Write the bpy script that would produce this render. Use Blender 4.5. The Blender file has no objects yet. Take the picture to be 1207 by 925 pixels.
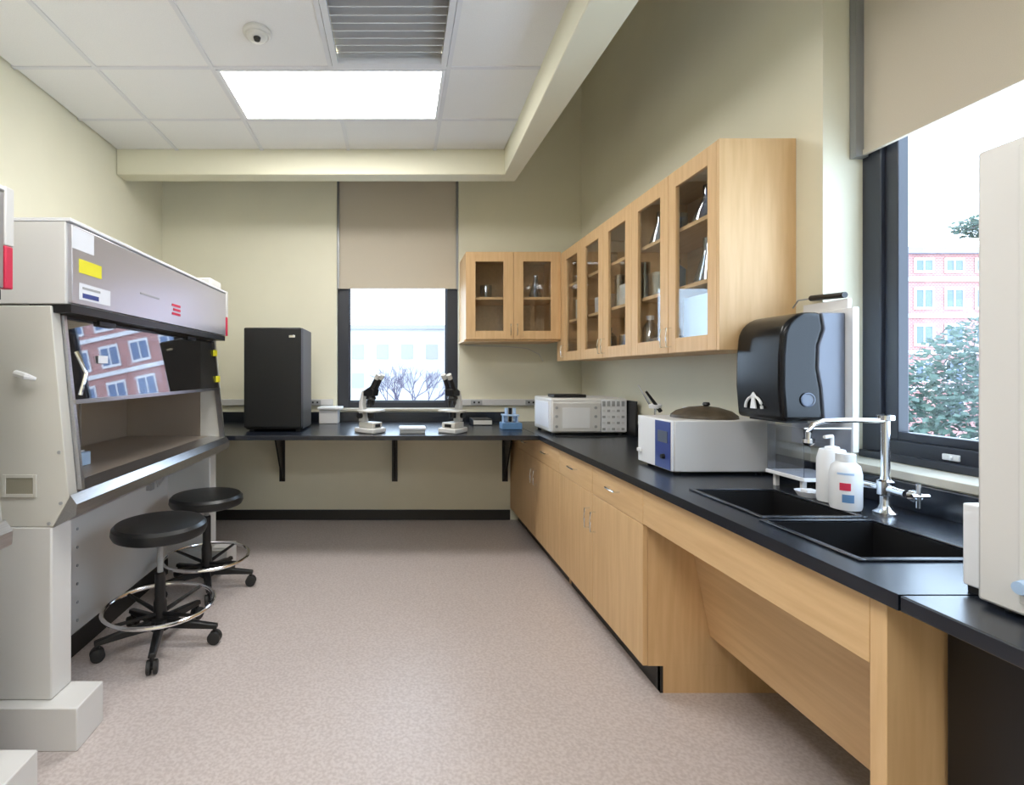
import bpy, math, random
from mathutils import Vector
random.seed(7)
C = bpy.context.scene.collection
PI = math.pi
# ---------------------------------------------------------------- camera, world, exposure
H = 1.303
cd = bpy.data.cameras.new('camera'); cam = bpy.data.objects.new('camera', cd); C.objects.link(cam)
cam.location = (0, 0, H); cam.rotation_euler = (PI/2, 0, 0)
cd.sensor_width = 36; cd.lens = 36*600/1207; cd.shift_x = 0.1123; cd.shift_y = -0.0195; cd.clip_end = 500; cd.clip_start = 0.02
bpy.context.scene.camera = cam
w = bpy.data.worlds.new('world'); bpy.context.scene.world = w; w.use_nodes = True
wn = w.node_tree.nodes; bg = wn['Background']
bg.inputs[0].default_value = (0.66, 0.82, 1.0, 1); bg.inputs[1].default_value = 2.9
vs = bpy.context.scene.view_settings
vs.view_transform = 'Standard'; vs.look = 'None'; vs.gamma = 1; vs.use_curve_mapping = False
vs.exposure = 1.42
LAMP = 6.5
# ---------------------------------------------------------------- materials
MATS = {}
def mat(name, col, rough=0.5, metal=0.0, spec=0.5, emit=0.0, noise=0.0, nscale=40.0, bump=0.0, coat=0.0, stretch=(1, 1, 1), col2=None, alpha=1.0):
    m = bpy.data.materials.new(name); m.use_nodes = True
    nt = m.node_tree; b = nt.nodes['Principled BSDF']
    c = (col[0], col[1], col[2], 1)
    b.inputs['Base Color'].default_value = c
    b.inputs['Roughness'].default_value = rough; b.inputs['Metallic'].default_value = metal
    b.inputs['Specular IOR Level'].default_value = spec; b.inputs['Coat Weight'].default_value = coat
    b.inputs['Alpha'].default_value = alpha
    if emit:
        b.inputs['Emission Color'].default_value = c; b.inputs['Emission Strength'].default_value = emit
    if noise or bump:
        tc = nt.nodes.new('ShaderNodeTexCoord'); mp = nt.nodes.new('ShaderNodeMapping'); n = nt.nodes.new('ShaderNodeTexNoise')
        mp.inputs['Scale'].default_value = stretch
        n.inputs['Scale'].default_value = nscale; n.inputs['Detail'].default_value = 5
        nt.links.new(tc.outputs['Object'], mp.inputs[0]); nt.links.new(mp.outputs[0], n.inputs['Vector'])
        if noise:
            r = nt.nodes.new('ShaderNodeValToRGB')
            d = col2 if col2 else tuple(x*(1-noise) for x in col)
            r.color_ramp.elements[0].position = 0.35; r.color_ramp.elements[1].position = 0.65
            r.color_ramp.elements[0].color = (d[0], d[1], d[2], 1); r.color_ramp.elements[1].color = c
            nt.links.new(n.outputs[0], r.inputs[0]); nt.links.new(r.outputs[0], b.inputs['Base Color'])
        if bump:
            bm_ = nt.nodes.new('ShaderNodeBump'); bm_.inputs['Strength'].default_value = bump; bm_.inputs['Distance'].default_value = 0.002
            nt.links.new(n.outputs[0], bm_.inputs['Height']); nt.links.new(bm_.outputs[0], b.inputs['Normal'])
    MATS[name] = m
    return m
def glass(name, tint, refl):
    m = bpy.data.materials.new(name); m.use_nodes = True; nt = m.node_tree
    nt.nodes.remove(nt.nodes['Principled BSDF']); out = nt.nodes['Material Output']
    t = nt.nodes.new('ShaderNodeBsdfTransparent'); t.inputs[0].default_value = (*tint, 1)
    g = nt.nodes.new('ShaderNodeBsdfGlossy'); g.inputs['Roughness'].default_value = 0.02
    lw = nt.nodes.new('ShaderNodeLayerWeight'); lw.inputs[0].default_value = .5
    f = nt.nodes.new('ShaderNodeMath'); f.operation = 'POWER'; f.inputs[1].default_value = 5
    a = nt.nodes.new('ShaderNodeMath'); a.operation = 'MULTIPLY_ADD'; a.use_clamp = True; a.inputs[1].default_value = .9; a.inputs[2].default_value = refl+.035
    nt.links.new(lw.outputs['Facing'], f.inputs[0])
    mx = nt.nodes.new('ShaderNodeMixShader')
    nt.links.new(f.outputs[0], a.inputs[0]); nt.links.new(a.outputs[0], mx.inputs[0])
    nt.links.new(t.outputs[0], mx.inputs[1]); nt.links.new(g.outputs[0], mx.inputs[2]); nt.links.new(mx.outputs[0], out.inputs[0])
    return m
def speckle(name, base, dark, light, rough):
    m = mat(name, base, rough); nt = m.node_tree; b = nt.nodes['Principled BSDF']
    tc = nt.nodes.new('ShaderNodeTexCoord'); cur = None
    n = nt.nodes.new('ShaderNodeTexNoise'); n.inputs['Scale'].default_value = 85; n.inputs['Detail'].default_value = 4
    r = nt.nodes.new('ShaderNodeValToRGB'); r.color_ramp.elements[0].position = .38; r.color_ramp.elements[1].position = .62
    r.color_ramp.elements[0].color = (*dark, 1); r.color_ramp.elements[1].color = (*light, 1)
    e = r.color_ramp.elements.new(.5); e.color = (*base, 1)
    n2 = nt.nodes.new('ShaderNodeTexNoise'); n2.inputs['Scale'].default_value = 1.6
    mx = nt.nodes.new('ShaderNodeMixRGB'); mx.blend_type = 'MULTIPLY'; mx.inputs[0].default_value = .12
    nt.links.new(tc.outputs['Object'], n.inputs['Vector']); nt.links.new(tc.outputs['Object'], n2.inputs['Vector'])
    nt.links.new(n.outputs[0], r.inputs[0]); nt.links.new(r.outputs[0], mx.inputs[1]); nt.links.new(n2.outputs[0], mx.inputs[2])
    nt.links.new(mx.outputs[0], b.inputs['Base Color'])
    return m
def brickmat():
    m = mat('brick_far', (.36, .15, .13), .9); nt = m.node_tree; b = nt.nodes['Principled BSDF']
    tc = nt.nodes.new('ShaderNodeTexCoord'); mp = nt.nodes.new('ShaderNodeMapping'); mp.inputs['Rotation'].default_value = (PI/2, 0, 0)
    k = nt.nodes.new('ShaderNodeTexBrick'); k.inputs['Scale'].default_value = 1.5
    k.inputs['Color1'].default_value = (.40, .16, .14, 1); k.inputs['Color2'].default_value = (.32, .13, .12, 1); k.inputs['Mortar'].default_value = (.5, .4, .38, 1)
    nt.links.new(tc.outputs['Object'], mp.inputs[0]); nt.links.new(mp.outputs[0], k.inputs[0]); nt.links.new(k.outputs[0], b.inputs['Base Color'])
    return m
M_wall = mat('wall_paint', (.86, .825, .655), .6, noise=.03, nscale=3, bump=.05)
M_wallw = mat('wall_paint_upper', (.86, .825, .655), .6)
M_beam = mat('beam_paint', (.80, .77, .60), .55)
M_tile = mat('ceiling_tile', (.86, .85, .83), .85, noise=.05, nscale=220, bump=.3)
M_grid = mat('grid_metal', (.74, .74, .75), .5)
M_floor = speckle('vinyl_floor', (.60, .525, .50), (.54, .465, .44), (.655, .585, .56), .36)
M_woodv = mat('maple_vertical', (.76, .51, .265), .5, noise=.1, nscale=5, stretch=(9, 9, .7), col2=(.69, .445, .22))
M_woodh = mat('maple_horizontal', (.76, .51, .265), .5, noise=.1, nscale=5, stretch=(9, .7, 9), col2=(.69, .445, .22))
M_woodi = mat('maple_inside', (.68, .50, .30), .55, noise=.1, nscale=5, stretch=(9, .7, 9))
M_epoxy = mat('black_epoxy', (.008, .012, .022), .27, spec=.8, noise=.3, nscale=25, bump=.03)
M_sink = mat('black_sink', (.012, .012, .013), .35)
M_white = mat('white_enamel', (.72, .71, .69), .35)
M_cream = mat('cream_enamel', (.68, .665, .61), .4)
M_khaki = mat('khaki_plastic', (.34, .32, .25), .5)
M_bright = mat('white_plastic', (.85, .86, .88), .4)
M_grey = mat('grey_plastic', (.38, .39, .40), .45)
M_lgrey = mat('light_grey_panel', (.66, .65, .64), .4)
M_steel = mat('brushed_steel', (.62, .62, .64), .28, metal=1, noise=.12, nscale=14, stretch=(20, 1, 20))
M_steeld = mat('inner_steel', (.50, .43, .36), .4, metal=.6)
M_hood = mat('hood_steel', (.60, .59, .64), .3, metal=.75)
M_chrome = mat('chrome', (.85, .86, .88), .12, metal=1)
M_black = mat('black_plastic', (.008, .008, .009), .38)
M_gloss = mat('gloss_black', (.008, .008, .009), .22, spec=.3)
M_vinyl = mat('black_vinyl', (.009, .010, .011), .35, noise=.2, nscale=60, bump=.1)
M_rubber = mat('black_rubber', (.02, .02, .02), .6)
M_base = mat('black_baseboard', (.018, .017, .016), .45)
M_frame = mat('dark_window_frame', (.030, .034, .048), .35)
M_blind = mat('blind_fabric', (.66, .59, .48), .85, noise=.06, nscale=400)
M_track = mat('grey_track', (.33, .34, .35), .4, metal=.5)
M_sill = mat('stone_sill', (.60, .57, .48), .4)
M_blue = mat('blue_panel', (.035, .06, .26), .35)
M_lblue = mat('pale_blue_plastic', (.45, .62, .86), .35)
M_mblue = mat('mid_blue_plastic', (.12, .25, .45), .35)
M_yellow = mat('yellow_label', (.85, .78, .03), .5)
M_red = mat('red_print', (.65, .03, .08), .5)
M_label = mat('white_label', (.82, .84, .90), .5)
M_diff = mat('lamp_diffuser', (1, .985, .96), .5, emit=LAMP)
M_brown = mat('brown_lid', (.11, .085, .055), .5, noise=.5, nscale=18, bump=.6)
M_navy = mat('dark_reflect_grey', (.10, .12, .17), .3)
M_dgrey = mat('housing_grey', (.14, .155, .20), .3)
M_pane = glass('window_glass', (.96, .98, 1), .0)
M_sash = glass('sash_glass', (.55, .55, .58), .22)
M_cab = glass('cabinet_glass', (.95, .96, .96), .01)
M_acr = glass('acrylic', (.78, .80, .84), .06)
M_ware = glass('glassware', (.72, .82, .95), .28)
M_wareb = glass('blue_glassware', (.38, .5, .85), .3)
M_leaf = mat('leaf_green', (.035, .07, .045), .6, noise=.6, nscale=3, col2=(.06, .10, .08))
M_bark = mat('bark', (.14, .11, .12), .9)
M_twig = mat('twig_violet', (.060, .050, .085), .9)
M_brick = brickmat()
M_stone = mat('pale_stone', (.62, .58, .58), .9)
M_pale = mat('pale_facade', (.36, .35, .345), .9)
M_grey_stone = mat('grey_stone', (.24, .235, .24), .8)
M_roof = mat('grey_roof', (.25, .24, .28), .9)
M_ground = mat('outdoor_ground', (.55, .55, .55), .95, noise=.3, nscale=.4)
M_winf = mat('far_window_glass', (.10, .14, .24), .15)
# ---------------------------------------------------------------- builders
ORG = {}
class MB:
    def __init__(s): s.v = []; s.f = []
    def add(s, vs, fs):
        o = len(s.v); s.v += [tuple(p) for p in vs]; s.f += [tuple(i+o for i in f) for f in fs]; return s
    def box(s, x0, x1, y0, y1, z0, z1):
        x0, x1 = min(x0, x1), max(x0, x1); y0, y1 = min(y0, y1), max(y0, y1); z0, z1 = min(z0, z1), max(z0, z1)
        return s.add([(x0,y0,z0),(x1,y0,z0),(x1,y1,z0),(x0,y1,z0),(x0,y0,z1),(x1,y0,z1),(x1,y1,z1),(x0,y1,z1)],
                     [(0,3,2,1),(4,5,6,7),(0,1,5,4),(1,2,6,5),(2,3,7,6),(3,0,4,7)])
    def prism(s, pts, a, b, axis='y'):          # polygon in the two other axes, extruded along axis
        def P(p, t): return (p[0], t, p[1]) if axis == 'y' else ((t, p[0], p[1]) if axis == 'x' else (p[0], p[1], t))
        n = len(pts)
        ar = sum(pts[i][0]*pts[(i+1)%n][1]-pts[(i+1)%n][0]*pts[i][1] for i in range(n))
        if (ar > 0) == (axis == 'y'): pts = pts[::-1]
        vs = [P(p, a) for p in pts]+[P(p, b) for p in pts]
        return s.add(vs, [tuple(range(n))[::-1], tuple(range(n, 2*n))]+[(i, (i+1)%n, n+(i+1)%n, n+i) for i in range(n)])
    def lathe(s, prof, c=(0,0,0), n=20, axis='z', closed=True):
        vs = []; 
        for r, z in prof:
            for k in range(n):
                a = 2*PI*k/n; u, v = r*math.cos(a), r*math.sin(a)
                if axis == 'z': vs.append((c[0]+u, c[1]+v, c[2]+z))
                elif axis == 'x': vs.append((c[0]+z, c[1]+u, c[2]+v))
                else: vs.append((c[0]+v, c[1]+z, c[2]+u))
        fs = []
        for i in range(len(prof)-1):
            for k in range(n):
                fs.append((i*n+k, i*n+(k+1)%n, (i+1)*n+(k+1)%n, (i+1)*n+k))
        if closed:
            fs.append(tuple(range(n))[::-1]); m = (len(prof)-1)*n; fs.append(tuple(range(m, m+n)))
        return s.add(vs, fs)
    def tube(s, pts, r, n=10, loop=False):
        pts = [Vector(p) for p in pts]; L = len(pts); vs = []; rr = r if isinstance(r, (list, tuple)) else [r]*L
        up = Vector((0, 0, 1)); 
        for i, p in enumerate(pts):
            a = pts[(i-1) % L] if (loop or i > 0) else p
            b = pts[(i+1) % L] if (loop or i < L-1) else p
            d = (b-a).normalized()
            u = d.cross(up) if abs(d.z) < .95 else d.cross(Vector((0, 1, 0)))
            u.normalize(); v = d.cross(u)
            for k in range(n):
                t = 2*PI*k/n; vs.append(p+u*(rr[i]*math.cos(t))+v*(rr[i]*math.sin(t)))
        fs = [(i*n+k, ((i+1)%L)*n+k, ((i+1)%L)*n+(k+1)%n, i*n+(k+1)%n) for i in range(L if loop else L-1) for k in range(n)]
        if not loop: fs += [tuple(range(n)), tuple(range((L-1)*n, L*n))[::-1]]
        return s.add(vs, fs)
    def build(s, name, m, parent=None, bev=0.0, seg=2, smooth=True):
        me = bpy.data.meshes.new(name)
        if parent is not None: off = Vector(ORG[parent.name])
        else:
            xs = [p[0] for p in s.v]; ys = [p[1] for p in s.v]; zs = [p[2] for p in s.v]
            off = Vector(((min(xs)+max(xs))/2, (min(ys)+max(ys))/2, min(zs)))
        me.from_pydata([Vector(p)-off for p in s.v], [], s.f); me.update()
        import bmesh
        bm = bmesh.new(); bm.from_mesh(me); bmesh.ops.recalc_face_normals(bm, faces=bm.faces); bm.to_mesh(me); bm.free()
        me.materials.append(m)
        o = bpy.data.objects.new(name, me); C.objects.link(o)
        if parent is not None: o.parent = parent
        else: o.location = off
        ORG[o.name] = tuple(off)
        if smooth:
            me.polygons.foreach_set('use_smooth', [True]*len(me.polygons)); me.set_sharp_from_angle(angle=.6)
        if bev:
            b = o.modifiers.new('bevel', 'BEVEL'); b.width = bev; b.segments = seg; b.limit_method = 'ANGLE'; b.angle_limit = .6
        return o
def bx(*a): return MB().box(*a)
def tag(o, label=None, cat=None, group=None, kind=None):
    if label: o['label'] = label
    if cat: o['category'] = cat
    if group: o['group'] = group
    if kind: o['kind'] = kind
    return o
def thing(name, label, cat, loc, group=None):
    o = bpy.data.objects.new(name, None); C.objects.link(o); o.location = loc; o.empty_display_size = .1
    ORG[o.name] = tuple(loc); return tag(o, label, cat, group)
def struct(mb, name, m, parent=None, bev=0.0, label=None):
    o = mb.build(name, m, parent, bev)
    if parent is None: o['kind'] = 'structure'
    if label: o['label'] = label
    return o
def copy_tree(o, parent=None):
    c = o.copy(); C.objects.link(c)
    if parent: c.parent = parent
    for ch in [k for k in bpy.data.objects if k.parent == o]: copy_tree(ch, c)
    return c
# ---------------------------------------------------------------- setting
XL, XR, YB, YF, ZC, ZT = -2.08, 1.635, 4.51, -2.6, 2.948, 3.9
struct(bx(XL-.2, 2.0, YF-.2, YB+.2, -.12, 0), 'floor', M_floor)
struct(bx(XL-.15, XL, YF, YB+.15, 0, ZT), 'wall_left', M_wall)
struct(bx(XL-.15, 2.0, YF-.15, YF, 0, ZT), 'wall_front', M_wall)
WB = (-.535, .548, .965, 3.2)       # back window opening X0 X1 Z0 Z1
mb = MB().box(XL, WB[0], YB, YB+.17, 0, ZT).box(WB[1], XR+.3, YB, YB+.17, 0, ZT).box(WB[0], WB[1], YB, YB+.17, 0, WB[2]).box(WB[0], WB[1], YB, YB+.17, WB[3], ZT)
struct(mb, 'wall_back', M_wall)
YJ0, YJ1 = -.15, 1.954               # right window opening
mb = MB().box(XR, XR+.26, YJ1, YB, 0, ZT).box(XR, XR+.26, YF, YJ0, 0, ZT).box(XR, XR+.26, YJ0, YJ1, 0, .955).box(XR, XR+.26, YJ0, YJ1, 3.3, ZT)
struct(mb, 'wall_right', M_wall)
struct(bx(XL-.15, 2.0, YF-.15, YB+.17, ZT, ZT+.1), 'ceiling', M_wallw).name = 'ceiling'
# suspended tiled ceiling
tc = struct(bx(XL+.002, .93, YF+.002, 3.90, ZC+.06, ZC+.10), 'ceiling', M_wallw, label='raised tiled ceiling bay lit by a recessed lamp'); tc.name = 'ceiling_2'; ORG['ceiling_2'] = ORG.get(tc.name, tuple(tc.location))
gx = [XL+.003, -1.63, -1.0, -.36, .28, .80]
gy = [3.77, 3.318, 2.75, 2.18, 1.61, 1.04, .47, -.10, -.67, -1.24, -1.81, -2.597]
ORG[tc.name] = tuple(tc.location)
LX0, LX1 = -1.0, .28
lamps = [(2.75, 3.318), (.47, 1.04), (-1.81, -1.24)]  # visible lamp first, then unseen ones added to fill the room with light
grid = MB()
for x in gx[1:-1]:
    for q in range(len(gy)-1):
        if x == -.36 and any(abs(gy[q+1]-a) < .01 for a, b in lamps): continue
        grid.box(x-.012, x+.012, gy[q+1], gy[q], ZC-.002, ZC+.03)
for y in gy[1:-1]: grid.box(gx[0], gx[-1], y-.012, y+.012, ZC-.0015, ZC+.03)
grid.build('ceiling_grid', M_grid, tc)
tilecache = {}
for j in range(len(gy)-1):
    y1, y0 = gy[j], gy[j+1]
    for i in range(len(gx)-1):
        x0, x1 = gx[i], gx[i+1]
        if any(abs(y0-a) < .01 for a, b in lamps) and i in (2, 3): continue
        if abs(y0-2.18) < .01 and i == 3: continue
        key = (round(x1-x0, 3), round(y1-y0, 3)); c = ((x0+x1)/2, (y0+y1)/2, ZC)
        if key not in tilecache:
            hx, hy = key[0]/2-.011, key[1]/2-.011
            m = MB().box(-hx, hx, -hy, hy, .004, .022)
            me = bpy.data.meshes.new('ceiling_tile'); me.from_pydata(m.v, [], m.f); me.materials.append(M_tile); tilecache[key] = me
        o = bpy.data.objects.new('ceiling_tile', tilecache[key]); C.objects.link(o); o.parent = tc
        o.location = Vector(c)-Vector(ORG[tc.name])
# dropped beams round the bay
struct(bx(XL+.002, .80, 3.77, 3.906, 2.768, ZC+.058), 'trim_1', M_beam, bev=.006, label='cream dropped beam across the back of the ceiling bay')
mb = MB()
ys = (3.906, 2.0, YF+.003); xi = (.80, .757, .65); xo = (.905, .955, 1.06)
prof = []
vsx = []
for y, a, b in zip(ys, xi, xo): vsx += [(a, y, 2.768), (b, y, 2.768), (b, y, ZC+.058), (a, y, ZC+.058)]
fsx = [(0, 1, 2, 3), (11, 10, 9, 8)]
for s_ in (0, 4): fsx += [(s_+k, s_+4+k, s_+4+(k+1)%4, s_+(k+1)%4) for k in range(4)]
mb.add(vsx, fsx)
struct(mb, 'trim_2', M_beam, bev=.006, label='cream dropped beam along the window side of the ceiling bay')
struct(bx(XL+.002, 1.0, YB-.014, YB-.001, 0, .09), 'baseboard_back', M_base, bev=.003)
struct(bx(XL+.001, XL+.014, YF, YB-.016, 0, .09), 'baseboard_left', M_base)
# lamps
for k, (y0, y1) in enumerate(lamps):
    x0, x1 = LX0+.014, LX1-.014
    t = thing('ceiling_light', ['bright recessed rectangular ceiling light beside the slatted air vent', 'added unseen rectangular ceiling light above the camera position', 'added rectangular ceiling light at the unseen front of the room'][k], 'light', ((x0+x1)/2, (y0+y1)/2, ZC), 'recessed ceiling lights')
    a, b = y0+.014, y1-.014
    MB().box(x0, x1, a, a+.014, ZC-.004, ZC+.03).box(x0, x1, b-.014, b, ZC-.004, ZC+.03).box(x0, x0+.022, a+.014, b-.014, ZC-.004, ZC+.03).box(x1-.022, x1, a+.014, b-.014, ZC-.004, ZC+.03).build('frame', M_bright, t)
    bx(x0+.022, x1-.022, a+.014, b-.014, ZC+.004, ZC+.012).build('diffuser', M_diff, t)
# vent
t = thing('air_vent', 'grey slatted air return vent in the ceiling in front of the light', 'vent', (-.04, 2.46, ZC))
vx0, vx1, vy0, vy1 = -.345, .265, 2.195, 2.735
MB().box(vx0, vx1, vy0, vy0+.03, ZC-.006, ZC+.03).box(vx0, vx1, vy1-.03, vy1, ZC-.006, ZC+.03).box(vx0, vx0+.03, vy0+.03, vy1-.03, ZC-.006, ZC+.03).box(vx1-.03, vx1, vy0+.03, vy1-.03, ZC-.006, ZC+.03).build('frame', M_grid, t)
MB().box(vx0+.03, vx1-.03, vy0+.03, vy1-.03, ZC+.045, ZC+.05).box(vx0+.02, vx1-.02, vy1-.03, vy1-.026, ZC+.03, ZC+.05).box(vx0+.02, vx1-.02, vy0+.026, vy0+.03, ZC+.03, ZC+.05).build('backing', M_lgrey, t)
for i in range(9):
    y = vy0+.045+i*.0545
    MB().prism([(y, ZC+.002), (y+.036, ZC+.026), (y+.036, ZC+.030), (y, ZC+.006)], vx0+.031, vx1-.031, 'x').build('slat', M_grid, t)
# smoke detector
t = thing('smoke_detector', 'round cream smoke detector on a ceiling tile left of the vent', 'smoke detector', (-.677, 2.46, ZC))
MB().lathe([(.066, 0), (.066, -.012), (.058, -.022)], (-.677, 2.46, ZC+.003), 28).build('base', M_cream, t)
MB().lathe([(.05, -.020), (.045, -.034), (.02, -.044)], (-.677, 2.46, ZC+.003), 24).build('cover', M_cream, t)
MB().lathe([(.018, -.041), (.014, -.053)], (-.672, 2.445, ZC+.003), 16).build('sensor', M_black, t)

# ---------------------------------------------------------------- windows
def rectframe(mb, ax, c0, c1, u0, u1, z0, z1, wl, wr, wb, wt):
    def B(ua, ub, za, zb):
        if ax == 'y': mb.box(ua, ub, c0, c1, za, zb)
        else: mb.box(c0, c1, ua, ub, za, zb)
    B(u0, u0+wl, z0, z1); B(u1-wr, u1, z0, z1); B(u0+wl, u1-wr, z0, z0+wb); B(u0+wl, u1-wr, z1-wt, z1)
    return mb
w1 = struct(rectframe(MB(), 'y', 4.60, 4.67, WB[0], WB[1], .968, 3.2, .10, .10, .07, .06), 'window_1', M_frame, bev=.004)
rectframe(MB(), 'y', 4.625, 4.655, WB[0]+.1, WB[1]-.1, 1.038, 3.14, .012, .012, .012, .012).build('window_frame', M_frame, w1)
bx(WB[0]+.112, WB[1]-.112, 4.635, 4.641, 1.05, 3.128).build('pane', M_pane, w1)
bx(WB[0]+.001, WB[1]-.001, YB-.02, 4.598, .945+.02, .985).build('window_sill', M_sill, w1, .003)
t = thing('roller_blind', 'tan roller blind half drawn over the far window', 'blind', (0, 4.56, 2.06), 'roller blinds')
bx(WB[0]+.012, WB[1]-.012, 4.568, 4.572, 2.075, 3.19).build('fabric', M_blind, t)
bx(WB[0]+.012, WB[1]-.012, 4.562, 4.578, 2.055, 2.078).build('hem_bar', M_blind, t)
for x in (WB[0]+.001, WB[1]-.019): bx(x, x+.018, 4.54, 4.597, 2.05, 3.19).build('side_channel', M_track, t)
w2 = struct(rectframe(MB(), 'x', 1.785, 1.885, YJ0, YJ1, .985, 3.29, .09, .075, .075, .09), 'window_2', M_frame, bev=.004)
rectframe(MB(), 'x', 1.80, 1.84, YJ0+.09, YJ1-.075, 1.06, 3.2, .05, .05, .03, .05).build('window_frame', M_frame, w2, .003)
bx(1.845, 1.851, YJ0+.09, YJ1-.075, 1.06, 3.2).build('pane', M_pane, w2)
bx(XR-.008, 1.783, YJ0+.002, YJ1-.002, .957, .985).build('window_sill', M_sill, w2, .003)
bx(1.76, 1.784, YJ0+.01, YJ1-.01, .986, 1.012).build('sill_rail', M_frame, w2, .003)
t = thing('window_latch', 'small white latch on the lower rail of the near window', 'latch', (1.79, 1.63, 1.03))
bx(1.776, 1.784, 1.61, 1.66, 1.02, 1.04).build('plate', M_bright, t, .002)
bx(1.766, 1.776, 1.625, 1.635, 1.025, 1.035).build('lever', M_bright, t, .002)
t = thing('roller_blind', 'tan roller blind drawn down to the top of the near right window', 'blind', (1.75, .9, 2.12), 'roller blinds')
bx(1.765, 1.769, YJ0+.02, YJ1-.03, 2.14, 3.28).build('fabric', M_blind, t)
bx(1.760, 1.775, YJ0+.02, YJ1-.03, 2.125, 2.145).build('hem_bar', M_blind, t)
for y in (YJ1-.03, YJ0+.004): bx(1.735, 1.782, y, y+.027, 2.12, 3.28).build('side_channel', M_track, t)

# ---------------------------------------------------------------- worktops
ZK, ZU, XC, XD = .87, .838, .978, 1.0
YCF = 3.49                      # front edge of the back worktop
t = thing('worktop', 'black worktop with upstand on brackets along the back wall', 'worktop', (-.3, 4.0, ZK))
bx(XL+.004, XC-.002, YCF, YB-.002, ZU, ZK).build('slab', M_epoxy, t, .003)
bx(XL+.004, WB[0], YB-.022, YB-.002, ZK+.0005, .955).build('upstand', M_epoxy, t, .002)
bx(WB[0], XC-.002, YB-.022, YB-.002, ZK+.0005, .955).build('upstand', M_epoxy, t, .002)
SK = [(1.09, 1.385, 1.52, 1.87), (1.07, 1.385, 1.175, 1.48)]   # basins x0 x1 y0 y1
YS = .992
t = thing('worktop', 'long black worktop along the window wall holding the two sinks', 'worktop', (1.3, 2.7, ZK))
mb = MB()
mb.box(XC, 1.632, 1.87, YB-.002, ZU, ZK).box(XC, 1.632, YS+.0015, 1.175, ZU, ZK).box(XC, 1.632, 1.48, 1.52, ZU, ZK)
for x0, x1, y0, y1 in SK: mb.box(XC, x0, y0, y1, ZU, ZK).box(x1, 1.632, y0, y1, ZU, ZK)
mb.build('slab', M_epoxy, t)
bx(1.61, 1.632, YS+.002, YB-.024, ZK+.0005, .955).build('upstand', M_epoxy, t, .002)
t = thing('worktop', 'near black worktop section under the white cabinet at right edge', 'worktop', (1.3, .3, ZK))
bx(XC, 1.632, -1.2, YS-.0015, ZU, ZK).build('slab', M_epoxy, t, .003)
bx(1.61, 1.632, -1.2, YS-.002, ZK+.0005, .955).build('upstand', M_epoxy, t, .002)
for k, (x0, x1, y0, y1) in enumerate(SK):
    t = thing('sink', ['black rectangular sink farther from the camera behind the bottles', 'black rectangular sink nearest the camera below the faucet'][k], 'sink', ((x0+x1)/2, (y0+y1)/2, .64), 'twin black sinks')
    g = .001
    rectframe(MB(), 'z0', 0, 0, 0, 0, 0, 0, 0, 0, 0, 0) if False else None
    MB().box(x0-.012, x0+.004, y0-.012, y1+.012, ZK+.0006, ZK+.006).box(x1-.004, x1+.012, y0-.012, y1+.012, ZK+.0006, ZK+.006).box(x0+.004, x1-.004, y0-.012, y0+.004, ZK+.0006, ZK+.006).box(x0+.004, x1-.004, y1-.004, y1+.012, ZK+.0006, ZK+.006).build('rim', M_epoxy, t, .002)
    MB().box(x0+g, x0+.008, y0+g, y1-g, .66, ZK).box(x1-.008, x1-g, y0+g, y1-g, .66, ZK).box(x0+.008, x1-.008, y0+g, y0+.008, .66, ZK).box(x0+.008, x1-.008, y1-.008, y1-g, .66, ZK).box(x0+g, x1-g, y0+g, y1-g, .65, .66).build('basin', M_sink, t)
    MB().lathe([(.028, 0), (.028, .004), (.02, .004), (.016, .001)], ((x0+x1)/2, (y0+y1)/2, .6602), 20).build('drain', M_steel, t)
for k, x in enumerate((-1.015, -.02, .985-.03)):
    t = thing('shelf_bracket', ['black steel bracket under the back worktop below the fridge', 'black steel bracket under the middle of the back worktop', 'black steel bracket under the back worktop beside the maple cabinets'][k], 'bracket', (x, 4.49, .34), 'black brackets under the back worktop')
    bx(x-.025, x+.025, YB-.014, YB-.002, .34, ZU-.001).build('wall_leg', M_black, t, .002)
    bx(x-.025, x+.025, 4.1, YB-.015, ZU-.013, ZU-.001).build('arm', M_black, t, .002)
    MB().prism([(YB-.015, .36), (YB-.015, ZU-.014), (4.12, ZU-.014), (4.2, ZU-.03), (YB-.045, .40)], x-.006, x+.006, 'x').build('gusset', M_black, t)

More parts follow.
